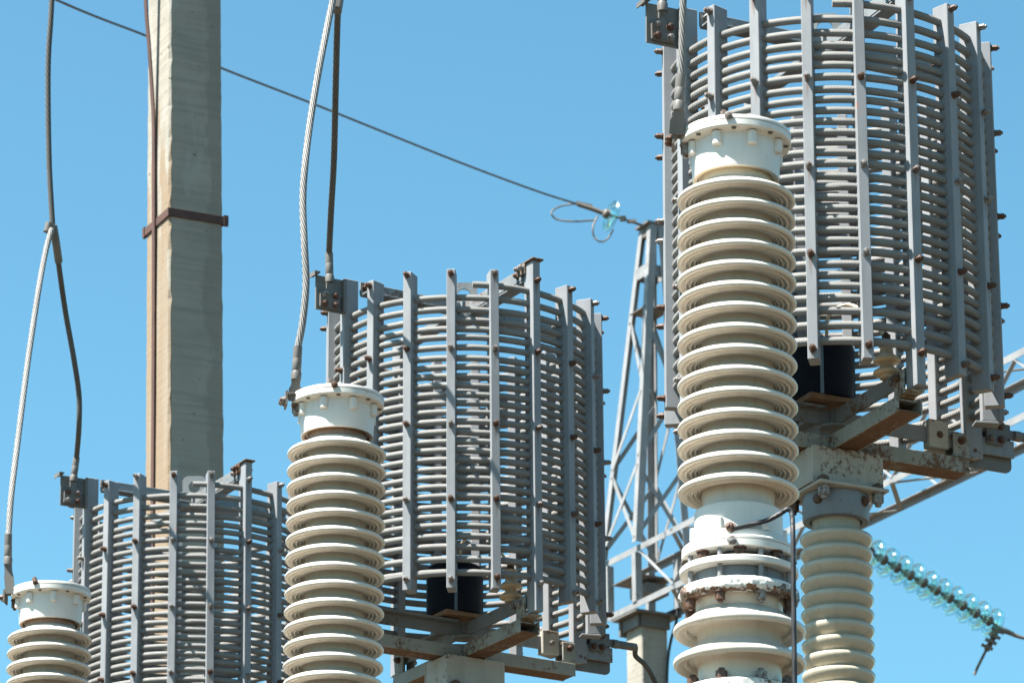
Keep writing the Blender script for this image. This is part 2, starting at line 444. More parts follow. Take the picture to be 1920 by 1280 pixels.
rg = b.build('clamp_ring', 'white', cap)
for k in range(8):
    b = MB(); p = pol(.172, -24 + 45 * k, 0); b.cyl(p + Vector((0, 0, z1 - .169)), p + Vector((0, 0, z2 + .0005)), .0085, 12); b.build('stud', 'galv', rg)
    bolt(fl, pol(.168, -2 + 45 * k, z1 - .168), (0, 0, -1), .028, .022)
b = MB(); b.lathe([(.151, z2 - .0245), (.153, z2 - .03), (.153, z - 1.628)], 72); b.build('sleeve', 'greycap', cap)
z3 = z - 1.6163
def flak(p):
    q = noise.noise(p * 45) * .0035 + noise.noise(p * 120) * .004
    r = math.hypot(p.x, p.y)
    if r < .165 or p.z > z3 - .012: q *= .25
    return Vector((p.x * (1 + q / max(r, .05)), p.y * (1 + q / max(r, .05)), p.z + q * .6))
b = MB(); b.lathe([(.13, z3 + .001), (.16, z3 + .001), (.188, z3), (.193, z3 - .004), (.195, z3 - .01), (.196, z3 - .016), (.195, z3 - .023), (.196, z3 - .03), (.193, z3 - .037), (.189, z3 - .044), (.180, z3 - .047), (.165, z3 - .046), (.155, z3 - .046), (.146, z3 - .040), (.13, z3 - .04)], 200, jit=flak)
rr = b.build('rusted_ring', 'flaky', cap)
for k in range(8):
    p = pol(.172, -24 + 45 * k, 0)
    b = MB(); b.cyl(p + Vector((0, 0, z2 - .0245)), p + Vector((0, 0, z3 + .002)), .0085, 12); b.build('stud', 'galv', rr)
    bolt(rr, p + Vector((0, 0, z3 - .044)), (0, 0, -1), .025, .034)
b = MB()
b.lathe([(.142, z3 - .02), (.1415, z3 - .09), (.137, z3 - .094)] + sheds_big(z - 1.7407, 2, .1074, .136, .216) + [(.135, z - 1.95)], 96)
b.build('lower_porcelain', 'porcelain', cap)
z4 = z - 1.952
b = MB(); b.lathe([(.13, z4), (.186, z4), (.193, z4 - .006), (.193, z4 - .04), (.18, z4 - .046), (.15, z4 - .047), (.15, z4 - .16), (.19, z4 - .162), (.19, z4 - .2), (.13, z4 - .201)], 120, jit=lambda p: Vector((p.x * (1 + noise.noise(p * 50) * .012), p.y * (1 + noise.noise(p * 50) * .012), p.z)))
lr = b.build('lower_rusted_ring', 'flaky', cap)
for k in range(8): bolt(lr, pol(.165, -24 + 45 * k, z4), (0, 0, 1), .030, .034)
b = MB(); b.lathe(sheds(b, z - 2.26, 15, .0741, .122, .2) + [(.117, z - 3.40)], 64); b.build('base_porcelain', 'porcelain', cap)
b = MB(); b.lathe([(.0, z - 3.40), (.19, z - 3.40), (.19, z - 3.60), (0, z - 3.60)], 48); b.build('base_flange', 'white', cap)
b = MB(); b.box((0, 0, (z - 3.6) / 2), (.3, .3, z - 3.6), bev=.01); b.build('stand', 'concrete2', cap)

# ------------------------------------------------------------------ line traps
HT = .318                                        # underside of the winding bars above the trap's base
trap = empty('line_trap', 'line trap', 'line trap', 'line trap coils')
ZT = 1.521
TZ = [1.476, 1.411, 1.353, 1.299, 1.254, 1.214, 1.166, 1.112, 1.069, 1.024, .979, .934, .893, .849, .803, .75, .706, .663, .617, .573, .529, .486, .443, .388, .345, .303, .253, .203, .143, .081]
TZ = [q * .985 for q in TZ]; NS = 80; pts = []; lens = len(TZ)
for i in range(lens - 1):
    for s in range(NS):
        u = s / NS
        a = 9 + 360 * u
        zz = TZ[i] + (TZ[i + 1] - TZ[i]) * u
        # the conductor sits in notches of the bars: level at each bar, stepping down over the far side
        zz2 = TZ[i] if u < .5 else TZ[i] + (TZ[i + 1] - TZ[i]) * (u - .5) * 2
        wob = .0025 * noise.noise(Vector((a * .03, i * 3.1, 0)))
        pts.append(pol(.615 + wob, a, HT + .55 * zz + .45 * zz2 + wob))
for s in range(NS + 1): pts.append(pol(.615, 9 + 360 * s / NS, HT + TZ[-1]))
b = MB(); b.tube(pts, .0154, 10); b.build('winding', 'winding', trap)
bars = {}
def bar_mesh(z0, z1):
    b = MB(); b.box((0, 0, (z0 + z1) / 2), (.0405, .075, z1 - z0), bev=.0025, seg=1); return b
ARMS = (36, -54, 126, 216)
for k in range(20):
    deg = 18 * k
    ext = any((deg - a) % 360 == 0 for a in ARMS)
    key = 'e' if ext else 'n'
    loc = pol(.618, deg, HT)
    if key not in bars:
        o = bar_mesh(-.085 if ext else 0.0, 1.591 if ext else ZT).build('bar', 'bar', trap); bars[key] = o.data
    else:
        o = bpy.data.objects.new('bar', bars[key]); COL.objects.link(o); o.parent = trap
    o.location = loc + Vector((0, 0, 0 if ext else random.uniform(-.007, .006))); o.rotation_euler = (R(random.uniform(-.12, .12)), R(random.uniform(-.15, .15)), R(deg + random.uniform(-.6, .6)))
    for zb in (1.498, 1.138, .777, .416, .046):
        bolt(o, (0, -.0375, zb - (.03 if ext and zb > 1.5 else 0) + random.uniform(-.006, .006)), (0, -1, 0), .0185, .030)
# top spider
for i, deg in enumerate(ARMS):
    d = pol(1, deg, 0); sd = Vector((-d.y, d.x, 0))
    b = MB(); r0 = .022
    b.beam(d * r0 + Vector((0, 0, HT + 1.564)), d * .565 + Vector((0, 0, HT + 1.564)), .012, .062, bev=.002)
    b.beam(d * (r0 + .02) + Vector((0, 0, HT + 1.527)) + sd * .028, d * .563 + Vector((0, 0, HT + 1.527)) + sd * .028, .064, .010, bev=.002)
    o = b.build('top_arm', 'steel', trap)
    for q in (.50, .54):
        bolt(o, d * q + Vector((0, 0, HT + 1.566)) - sd * .0065, -sd, .019, .020); bolt(o, d * q + Vector((0, 0, HT + 1.566)) + sd * .0065, sd, .024, .03)
d = pol(1, 36, 0); sd = Vector((-d.y, d.x, 0))
b = MB()
for s_ in (-1, 1): b.box(d * .566 + sd * s_ * .026 + Vector((0, 0, HT + 1.572)), (.07, .010, .058), Matrix((d, sd, Vector((0, 0, 1)))).transposed(), .002)
b.box(d * .618 + Vector((0, 0, HT + 1.5965)), (.11, .062, .008), Matrix((d, sd, Vector((0, 0, 1)))).transposed(), .002)
o = b.build('arm_clamp', 'rustyflange', trap)
for q in (.55, .585):
    for s_ in (-1, 1): bolt(o, d * q + sd * s_ * .0315 + Vector((0, 0, HT + 1.575)), sd * s_, .018, .022)
b = MB(); b.lathe([(.0, HT + 1.521), (.07, HT + 1.521), (.07, HT + 1.506), (0, HT + 1.506)], 24); b.box((0, 0, HT + 1.564), (.042, .042, .07), Matrix.Rotation(R(36), 3, 'Z'))
hub = b.build('top_hub', 'steel', trap)
b = MB(); n = 20; w2 = .065
out = [(-w2, 0), (w2, 0), (w2, .108), (w2 - .02, .125), (-w2 + .02, .125), (-w2, .108)]
bmh = b
A = Matrix.Translation((0, 0, HT + 1.576)) @ Matrix.Rotation(R(5), 4, 'Z')
hole = [(.032 * math.cos(2 * math.pi * k / 24), .062 + .032 * math.sin(2 * math.pi * k / 24)) for k in range(24)]
# plate with a real hole: ring of quads between outline samples and the hole
def outline_pt(a):
    c = Vector((0, .062)); d = Vector((math.cos(a), math.sin(a))); best = None
    for i in range(len(out)):
        p = Vector(out[i]); q = Vector(out[(i + 1) % len(out)]); e = q - p; den = d.x * e.y - d.y * e.x
        if abs(den) < 1e-9: continue
        t = ((p.x - c.x) * e.y - (p.y - c.y) * e.x) / den; u = ((p.x - c.x) * d.y - (p.y - c.y) * d.x) / den
        if t > 0 and -1e-6 <= u <= 1 + 1e-6 and (best is None or t < best): best = t
    return c + d * best
V = []
for k in range(24):
    a = 2 * math.pi * k / 24 + .0001; o_ = outline_pt(a); h_ = hole[k]
    V.append([b.bm.verts.new(A @ Vector((o_.x, y, o_.y))) for y in (-.006, .006)] + [b.bm.verts.new(A @ Vector((h_[0], y, h_[1]))) for y in (-.006, .006)])
for k in range(24):
    p, q = V[k], V[(k + 1) % 24]
    for f in ((p[0], q[0], q[2], p[2]), (q[1], p[1], p[3], q[3]), (q[0], p[0], p[1], q[1]), (p[2], q[2], q[3], p[3])): b.bm.faces.new(f)
b.build('lifting_eye', 'steel', trap)
# top terminal: bent plate beyond the bar, lug is on the cable
d = pol(1, -54, 0); tn = Vector((-d.y, d.x, 0)) * -1                # tn: face normal turned to the viewer
if tn.y > 0: tn = -tn
def radial_frame(d, nrm, z):           # local x -> d, local y -> normal, local z -> up
    return Matrix.Translation((0, 0, z)) @ Matrix((d, nrm, Vector((0, 0, 1)))).transposed().to_4x4()
b = MB()
b.prism([(.645, 1.416), (.800, 1.416), (.800, 1.583), (.645, 1.583)], .010, radial_frame(d, tn, HT))
b.beam(d * .795 + Vector((0, 0, HT + 1.5875)), d * .824 + Vector((0, 0, HT + 1.5875)), .07, .008); b.beam(d * .822 + Vector((0, 0, HT + 1.570)), d * .822 + Vector((0, 0, HT + 1.583)), .07, .005, Vector((d.x, d.y, 0)))
b.beam(d * .658 + tn * .012 + Vector((0, 0, HT + 1.416)), d * .658 + tn * .012 + Vector((0, 0, HT + 1.582)), .014, .030, tn)
tp = b.build('terminal_plate', 'galvdark', trap)
# bottom spider
for i, deg in enumerate(ARMS):
    d = pol(1, deg, 0); sd = Vector((-d.y, d.x, 0)); zc = HT - .014
    b = MB(); rr_ = .64 if deg == 126 else .564
    if deg == 126:
        b.beam(d * .022 + Vector((0, 0, zc)), d * .56 + Vector((0, 0, zc)), .012, .062, bev=.002)
        b.beam(d * .50 + Vector((0, 0, zc - .012)) - sd * .013, d * .80 + Vector((0, 0, zc - .012)) - sd * .013, .012, .07, bev=.002)
    else:
        b.beam(d * .022 + Vector((0, 0, zc)), d * rr_ + Vector((0, 0, zc)), .012, .062, bev=.002)
    b.beam(d * .06 + Vector((0, 0, zc + .026)) + sd * .028, d * .55 + Vector((0, 0, zc + .026)) + sd * .028, .042, .010)
    o = b.build('bottom_arm', 'steel', trap)
    for q in (.46, .52):
        for s_ in (-1, 1): bolt(o, d * q + Vector((0, 0, zc)) + sd * s_ * .0065, sd * s_, .024, .022)
    # rusty end shoe below the bar
    b = MB()
    b.box(d * .565 + Vector((0, 0, HT - .092)), (.11, .07, .010), Matrix((d, sd, Vector((0, 0, 1)))).transposed(), .002)
    b.box(d * .548 + Vector((0, 0, HT - .045)) + sd * .030, (.07, .010, .085), Matrix((d, sd, Vector((0, 0, 1)))).transposed(), .002)
    b.box(d * .548 + Vector((0, 0, HT - .045)) - sd * .030, (.07, .010, .085), Matrix((d, sd, Vector((0, 0, 1)))).transposed(), .002)
    o = b.build('end_shoe', 'rustbeam', trap)
    for s_ in (-1, 1): bolt(o, d * .548 + Vector((0, 0, HT - .03)) + sd * s_ * .0355, sd * s_, .021, .022)
b = MB(); b.lathe([(0, HT - .0465), (.06, HT - .0465), (.06, HT - .054), (0, HT - .054)], 8, smooth=False); b.box((0, 0, HT - .014), (.042, .042, .064), Matrix.Rotation(R(36), 3, 'Z'))
b.build('bottom_hub', 'steel', trap)
# supporting channels, crossing below the spider
for i, deg in enumerate(ARMS):
    d = pol(1, deg, 0); sd = Vector((-d.y, d.x, 0)); b = MB(); U = Vector((0, 0, 1))
    r0 = .052; r1 = .57
    zt = HT - .106; h = .060; ww = .10
    b.beam(d * r0 + U * (zt - h / 2) - sd * (ww / 2), d * r1 + U * (zt - h / 2) - sd * (ww / 2), .007, h, bev=.0015)
    b.beam(d * r0 + U * (zt - h / 2) + sd * (ww / 2), d * r1 + U * (zt - h / 2) + sd * (ww / 2), .007, h, bev=.0015)
    b.beam(d * r0 + U * (zt - .006), d * (r1 - .02) + U * (zt - .006), ww - .008, .007)
    o = b.build('support_channel', 'rustbeam', trap)
    b = MB(); b.beam(d * r0 + U * (zt - h + .006), d * (r1 - .005) + U * (zt - h + .006), ww - .008, .007)
    b.build('bottom_flange', 'rustyflange', o)
    b = MB(); b.box(d * .535 + U * (HT - .1015), (.05, .06, .007), Matrix((d, sd, U)).transposed()); b.build('packing_plate', 'brownplate', o)
# pedestal box under the cross, between channels and post insulator
d1 = pol(1, 36, 0); d2 = pol(1, 126, 0); U = Vector((0, 0, 1)); P = Matrix((d1, d2, U)).transposed()
b = MB(); za, zb = HT - .1665, .002
b.box((d1 * -.095) + U * ((za + zb) / 2 - .0) , (.010, .310, za - zb), P, .002); b.box((d1 * .095) + U * ((za + zb) / 2), (.010, .310, za - zb), P, .002)
b.box((d2 * -.148) + U * ((za + zb) / 2), (.178, .010, za - zb - .006), P, .002); b.box((d2 * .148) + U * ((za + zb) / 2), (.178, .010, za - zb - .006), P, .002)
b.box(U * (za - .006), (.176, .284, .010), P)
b.build('pedestal_box', 'rustplate', trap)
# inner tuning drum on its plate
b = MB(); b.lathe([(0, HT + .0505), (.122, HT + .0505), (.126, HT + .054), (.126, HT + .276), (.120, HT + .284), (0, HT + .286)], 64, (-.045, 0, 0))
dr = b.build('tuning_drum', 'navy', trap)
for a in (8, -82, 98, 188):
    b = MB(); b.box(pol(.1285, a, HT + .167) + Vector((-.045, 0, 0)), (.014, .006, .236), Matrix.Rotation(R(a), 3, 'Z')); b.build('seam_strip', 'seam', dr)
b = MB(); b.box((-.045, 0, HT + .038), (.225, .225, .022), P @ Matrix.Rotation(R(0), 3, 'Z'), .002)
b.build('drum_plate', 'brownplate', trap)
# small pin insulator on the near arm
ci = d1 * .41 + U * (HT + .0175)
b = MB(); b.lathe([(0, 0), (.028, 0), (.028, .012), (.05, .016), (.053, .022), (.05, .030), (.026, .046), (.024, .062), (.049, .066), (.052, .072), (.049, .08), (.026, .098), (.024, .125), (.03, .128), (.03, .15), (0, .152)], 32, ci)
pi_ = b.build('pin_insulator', 'porcelain3', trap)
bolt(pi_, ci + U * .151, (0, 0, 1), .026, .03)
b = MB(); b.tube(catmull([ci + U * .17, ci + U * .18 - d1 * .06 + d2 * .05, Vector((.10, -.06, HT + .42)), Vector((.0, -.05, HT + .40)), Vector((-.02, -.02, HT + .30))], 10), .007, 8)
b.build('lead_wire', 'creamwire', trap)
# box clamp and lower terminal on the far right arm
d = d2; sd = Vector((-d.y, d.x, 0)); tn = sd if sd.y < 0 else -sd
PD = Matrix((d, sd, U)).transposed()
b = MB(); b.box(d * .455 + U * (HT - .012), (.09, .045, .115), PD, .003); b.build('box_clamp', 'rustplate', trap)
b = MB(); q = .025; poly = [(.55, -.115), (.80 - q, -.115)] + [(.80 - q + q * math.sin(R(x)), -.115 + q - q * math.cos(R(x))) for x in (15, 30, 45, 60, 75, 90)] + [(.80, .085), (.665, .085), (.665, -.03), (.55, -.03)]
b.prism(poly, .012, radial_frame(d, tn, HT) @ Matrix.Translation((0, -.012, 0)))
lt = b.build('terminal_plate', 'galvdark', trap)
for x_, z_ in ((.62, -.055), (.645, -.06)): bolt(lt, d * x_ + tn * .0 + U * (HT + z_), tn, .022, .02)
# clamp feet on the rear bars next to the lower terminal
for deg in (108, 144):
    dd = pol(1, deg, 0); ss = Vector((-dd.y, dd.x, 0)); b = MB()
    b.box(dd * .655 + U * (HT + .030), (.024, .05, .05), Matrix((dd, ss, U)).transposed(), .003)
    b.box(dd * .60 + U * (HT - .006), (.10, .055, .010), Matrix((dd, ss, U)).transposed(), .002)
    b.build('bar_foot', 'steel', trap)

# ------------------------------------------------------------------ post insulators
HP = 5.997
post = empty('post_insulator', 'beige glossy post insulator with blue grey cap under the largest line trap', 'insulator', 'post insulators under the line traps')
z = HP
b = MB(); b.box((0, 0, z - .006), (.30, .30, .012), P, .002); fp = b.build('flange_plate', 'rustplate', post)
b = MB(); b.lathe([(0, z - .0125), (.126, z - .0125), (.127, z - .018), (.127, z - .108), (.124, z - .114), (.100, z - .115), (.092, z - .10)], 64); pc = b.build('metal_cap', 'greycap', post)
for k in range(4):
    p = (d1 * (1 if k in (0, 1) else -1) + d2 * (1 if k in (1, 2) else -1)) * .118
    bolt(fp, p + U * (z - .012), (0, 0, -1), .034, .05); bolt(fp, p + U * z, (0, 0, 1), .034, .022)
for a in (-25, 65, 155, 245): bolt(pc, pol(.127, a, z - .05), pol(1, a, 0), .027, .012)
b = MB(); prof = [(.093, z - .110), (.092, z - .150)]
for i in range(30):
    zz = z - .168 - .0597 * i
    prof += [(.112, zz + .001), (.126, zz - .0005), (.134, zz - .0035), (.138, zz - .009), (.139, zz - .015), (.1378, zz - .022), (.134, zz - .031), (.127, zz - .041), (.120, zz - .050), (.112, zz - .0572)]
prof += [(.095, z - .168 - .0597 * 30), (.0, z - .168 - .0597 * 30)]
b.lathe(prof, 72); b.build('porcelain', 'porcelain2', post)
zb = z - .168 - .0597 * 30
b = MB(); b.lathe([(0, zb), (.127, zb), (.127, zb - .12), (.17, zb - .125), (.17, zb - .15), (0, zb - .15)], 48); b.build('base_cap', 'greycap', post)
b = MB(); b.box((0, 0, (zb - .15) / 2), (.32, .32, zb - .15), bev=.01); b.build('stand', 'concrete2', post)

kids_map()
def clones(root, specs):
    for i, (ref, wp, ph, ln, lab) in enumerate(specs):
        o = root if i == 0 else copy_tree(root)
        place(o, ref, wp, ph, ln)
        o['label'] = lab; yield o
CAPW = [(.7615, 11.688, 6.67), (-.7104, 14.342, 6.67), (-2.2067, 17.182, 6.676)]
caps = list(clones(cap, [
    (HC, at(1379, 254, 11.688), 0, R(1.05), 'tall cream ribbed capacitor column seen from white cap down past a rusted flange joint'),
    (HC, at(633, 746, 14.342), R(9), R(.25), 'cream ribbed capacitor column with white cap, standing before the middle line trap'),
    (HC, at(96, 1107, 17.182), R(-6), R(-.4), 'short visible top of a cream ribbed capacitor in the lower left corner')]))
for c_ in caps[1:]:
    for ch in c_.children:
        if ch.name.startswith('joint_ring'): ch.material_slots[0].link = 'OBJECT'; ch.material_slots[0].material = M['dirt']
traps = list(clones(trap, [
    (HT, at(1563, 779, 13.571), R(-11.1), R(.75), 'largest grey coil line trap, cut off at the top, over a rusty cross frame'),
    (HT, at(871, 1176, 16.588), R(-4.5), R(-.1), 'middle grey coil line trap, whole from top terminal to rusty support beams'),
    (HT + ZT, at(364, 951, 19.52), R(-4.9), R(-.75), 'smallest grey coil line trap, standing in front of the concrete pole')]))
posts = list(clones(post, [
    (HP, traps[0].location, R(-11.1), R(1.0), 'beige glossy post insulator with blue grey cap holding up the largest line trap'),
    (HP, traps[1].location, R(-4.5), R(-.1), 'beige post insulator holding up the middle line trap'),
    (HP, traps[2].location, R(-4.9), R(-.75), 'beige post insulator holding up the smallest line trap')]))
bpy.context.view_layer.update()
def on(o, v): return o.matrix_world @ Vector(v)

# ------------------------------------------------------------------ cables
def sleeve_and_lug(parent, a, b_, tip, nrm, mat='galvdark', wlug=.050):
    """crimped sleeve from a to b_ on a cable and a flat bolted lug down to tip"""
    a = Vector(a); b_ = Vector(b_); tip = Vector(tip); nrm = Vector(nrm).normalized()
    m = MB(); ax = (b_ - a).normalized(); L = (b_ - a).length
    m.lathe([(.010, -.002), (.0185, 0), (.0185, L * .35), (.0181, L * .36), (.0181, L * .38), (.0188, L * .40), (.0188, L * .72), (.0175, L * .735), (.0215, L * .8), (.0205, L), (.008, L + .003)], 20, a, ax)
    o = m.build('crimp_sleeve', mat, parent)
    x = (tip - b_).normalized(); y = nrm.cross(x).normalized(); n2 = x.cross(y)
    Ll = (tip - b_).length; m = MB()
    mat4 = Matrix.Translation(b_) @ Matrix((x, n2, y)).transposed().to_4x4()
    m.prism([(-.01, -.018), (Ll * .25, -.018), (Ll * .42, -wlug), (Ll * .96, -wlug), (Ll, -wlug * .9), (Ll, wlug * .9), (Ll * .96, wlug), (Ll * .42, wlug), (Ll * .25, .018), (-.01, .018)], .012, mat4)
    o2 = m.build('lug', mat, parent)
    return o2, (x, y, n2, Ll, b_)
def lug_bolts(o2, fr, wlug=.050, side=1, size=.021):
    x, y, n2, Ll, b0 = fr
    for u in (.50, .86):
        for s in (-1, 1): bolt(o2, b0 + x * (Ll * u) + y * s * wlug * .56 + n2 * side * .006, n2 * side, size, .018)

def top_terminal(i):       # world frame of the upper terminal plate of trap i
    tr = traps[i]; d = pol(1, -54, 0); s = Vector((-d.y, d.x, 0)); n_ = s if s.y < 0 else -s
    rot = tr.matrix_world.to_3x3()
    return on(tr, d * .733 + U * (HT + 1.501) + n_ * .012), (rot @ n_)
def cap_bracket(i, hide=False):
    c = caps[i]
    m = MB(); p = pol(.198, -80, HC - .012)
    m.box(p, (.03, .07, .008)); m.box(p + Vector((-.019, 0, -.02)), (.008, .07, .06))
    o = m.build('cable_bracket', 'iron', c)
    bolt(o, p + Vector((-.023, -.015, -.025)), (-1, 0, 0), .02, .02); bolt(o, p + Vector((-.023, .02, -.025)), (-1, 0, 0), .02, .02)
for i in range(3): cap_bracket(i)

# left dropper: one cable, a parallel clamp, two tails
Yc, Yt = 17.10, traps[2].location.y - .4
left = empty('dropper_cable', 'cable at far left splitting at a clamp into two tails', 'cable', 'cables dropping to the line traps')
tt, tnn = top_terminal(2)
J = at(98, 428, 18.2)
m = MB(); m.tube(catmull([at(104, -420, 18.2), at(99, -150, 18.2), at(97, 0, 18.2), at(91, 100, 18.2), at(90, 180, 18.2), at(92, 300, 18.2), at(96, 380, 18.2), at(99, 428, 18.2)], 12), .0148, 12); m.build('main_cable', 'darkcable', left)
m = MB(); m.tube(catmull([at(97, 430, 18.16), at(86, 470, 18.1), at(73, 540, 17.95), at(52, 680, 17.7), at(33, 830, 17.4), at(21, 930, 17.2), at(16, 1004, 17.1)], 12), .0148, 12); m.build('tail_cable', 'cable', left)
lt_top = tt + U * .30
m = MB(); m.tube(catmull([at(102, 428, 18.2), at(108, 480, 18.35), at(122, 580, 18.6), at(138, 670, 18.75), at(148, 740, 18.85), at(148, 800, 18.9), at(143.5, 858, tt.y)], 12), .0148, 12); m.build('tail_cable', 'darkcable', left)
m = MB(); m.tube([J + Vector((-.012, -.02, .02)), J + Vector((-.022, -.02, -.03))], .022, 14); m.tube([at(100, 424, 18.2), at(105, 455, 18.25), at(110, 490, 18.36)], .0215, 14)
m.lathe([(.012, -.012), (.026, -.008), (.026, .012), (.014, .02)], 16, J, Vector((.05, 0, 1)).normalized()); m.build('branch_clamp', 'galvdark', left)
o2, fr = sleeve_and_lug(left, at(143.5, 858, tt.y), tt + U * .055, tt - U * .075, tnn); lug_bolts(o2, fr, side=1 if fr[2].y < 0 else -1)
sleeve_and_lug(left, at(15.5, 1002, 17.1), at(15, 1058, 17.1), at(19, 1112, 17.10), (0, -1, 0), wlug=.022)
# middle droppers
tt, tnn = top_terminal(1)
mid = empty('dropper_cable', 'pair of grey stranded cables forking down to the middle capacitor and middle line trap', 'cable', 'cables dropping to the line traps')
Ym = 14.25
m = MB(); m.tube(catmull([at(645, -420, 14.9), at(633, -120, 14.8), at(627, -20, 14.75), at(616, 40, 14.7), at(600, 120, 14.6), at(583, 220, 14.5), at(572, 310, 14.4), at(568, 380, 14.35), at(571, 460, 14.3), at(574, 530, 14.28), at(568, 600, 14.26), at(558.5, 652, Ym)], 12), .0148, 12); m.build('capacitor_tail', 'cable', mid)
m = MB(); m.tube(catmull([at(660, -420, 14.95), at(642, -120, 14.9), at(635, -10, 14.95), at(632, 60, 15.1), at(629, 180, 15.4), at(626, 300, 15.7), at(621, 390, 15.9), at(617, 474, tt.y)], 12), .0148, 12); m.build('trap_tail', 'darkcable', mid)
m = MB(); p = at(632, 4, 14.84); m.box(p, (.05, .07, .09), Matrix.Rotation(R(8), 3, 'Y'), .008, 2); m.build('branch_clamp', 'galvdark', mid)
o2, fr = sleeve_and_lug(mid, at(617, 474, tt.y), tt + U * .055, tt - U * .075, tnn); lug_bolts(o2, fr, side=1 if fr[2].y < 0 else -1)
sleeve_and_lug(mid, at(558.5, 650, Ym), at(555, 712, Ym), at(552, 752, Ym + .02), (0, -1, 0), wlug=.026)
# right dropper
tt, tnn = top_terminal(0)
rgt = empty('dropper_cable', 'short grey stranded cable ending in a sleeve beside the full height capacitor cap', 'cable', 'cables dropping to the line traps')
Yr = 11.60
m = MB(); m.tube(catmull([at(1292, -420, Yr), at(1285, -150, Yr), at(1281, 0, Yr), at(1279, 80, Yr), at(1277, 146, Yr)], 12), .0125, 12); m.build('capacitor_tail', 'cable', rgt)
sleeve_and_lug(rgt, at(1277, 142, Yr), at(1273, 208, Yr), at(1270, 252, Yr + .02), (0, -1, 0), mat='galvdark', wlug=.028)
rg2 = empty('dropper_cable', 'dark cable rising from the bolted terminal at the top corner of the largest line trap', 'cable', 'cables dropping to the line traps')
m = MB(); m.tube(catmull([tt + Vector((.06, .1, 1.4)), tt + Vector((.02, .05, .6)), tt + U * .2], 12), .0125, 12); m.build('trap_tail', 'darkcable', rg2)
o2, fr = sleeve_and_lug(rg2, tt + U * .21, tt + U * .055, tt - U * .075, tnn); lug_bolts(o2, fr, side=1 if fr[2].y < 0 else -1)
# outgoing cables at the lower terminals
for i, tail, lab in ((0, [(1935, 850, .1), (1990, 880, .3), (2040, 960, .5)], 'thick lug cable leaving the lower right terminal of the largest line trap'),
                     (1, [(1192, 1229, .03), (1208, 1244, .1), (1222, 1265, .2), (1236, 1300, .25), (1250, 1370, .3)], 'grey cable curving down from the lower right terminal of the middle line trap')):
    tr = traps[i]; d = d2; s = Vector((-d.y, d.x, 0)); n_ = s if s.y < 0 else -s
    tt = on(tr, d * .735 + n_ * .025 + U * (HT + .03)); rot = tr.matrix_world.to_3x3()
    dw = rot @ d; nw = rot @ n_
    e = empty('outgoing_cable', lab, 'cable', 'cables leaving the line traps')
    first = tt + dw * .19
    P_ = [first] + [at(x, y, tt.y + .12 + q) for x, y, q in tail]
    m = MB(); m.tube(catmull(P_, 12), .0125, 12); m.build('cable_run', 'darkcable', e)
    o2, fr = sleeve_and_lug(e, first, tt + dw * .06, tt - dw * .065, nw); lug_bolts(o2, fr, side=1 if fr[2].y < 0 else -1)
# thin black lead on the full height capacitor
ck = caps[0]
m = MB(); Yb = ck.location.y - .16
m.tube(catmull([at(1374, 991, Yb), at(1400, 985, Yb), at(1438, 975, Yb), at(1462, 963, Yb - .01), at(1475, 955, Yb - .02), at(1483, 958, Yb - .02), at(1486, 975, Yb - .03), at(1487, 1010, Yb - .05), at(1488, 1100, Yb - .06), at(1489, 1200, Yb - .07), at(1490, 1290, Yb - .08), at(1490, 1420, Yb - .08)], 10), .0082, 10)
ld = m.build('insulated_lead', 'black'); tag(ld, 'thin black lead bent over and hanging down beside the full height capacitor', 'cable')
bolt(ld, at(1372, 990, Yb + .01), (-.6, -.75, .3), .024, .022)

# ------------------------------------------------------------------ concrete pole at left
pole = empty('concrete_pole', 'tall square concrete pole with a rusty band, behind the smallest line trap', 'pole')
pole.location = (0, 0, 0)
pt, pb = at(346, 0, 22.0), at(346, 880, 22.0)
dirp = (pt - pb) / (pt.z - pb.z); base = pb - dirp * pb.z
def pole_half(zz): return .188 - .0016 * (zz - 8)
m = MB(); Z0, Z1, NZ = 0.0, 17.5, 320
Q = Matrix.Rotation(R(23.3), 3, 'Z')
rings = []
for j in range(NZ + 1):
    zz = Z0 + (Z1 - Z0) * j / NZ; h = pole_half(zz); ch = .012
    ring = []
    for (sx, sy) in ((-1, -1), (1, -1), (1, 1), (-1, 1)):
        for kk in (0, 1):
            # chamfered, chipped arris
            c1 = ch + .011 * noise.noise(Vector((sx * 3, sy * 5, zz * 9))) + .014 * max(0, noise.noise(Vector((sx * 7, sy * 2, zz * 31))))
            first = (kk == 0) == (sx * sy > 0)
            p = Vector((sx * (h - (0 if first else c1)), sy * (h - (c1 if first else 0)), 0))
            ring.append((p, zz))
    rings.append([m.bm.verts.new((p.x, p.y, zz)) for p, zz in ring])
for j in range(NZ):
    for k in range(8):
        k2 = (k + 1) % 8; m.bm.faces.new((rings[j][k], rings[j][k2], rings[j + 1][k2], rings[j + 1][k]))
m.bm.faces.new(rings[-1]); m.bm.faces.new(rings[0][::-1])
ang = math.atan2(dirp.x, 1)
body = m.build('pole_body', 'concrete', pole)
pole.rotation_euler = (Matrix.Rotation(ang, 3, 'Y') @ Matrix.Rotation(R(28), 3, 'Z')).to_euler(); pole.location = base
bpy.context.view_layer.update()
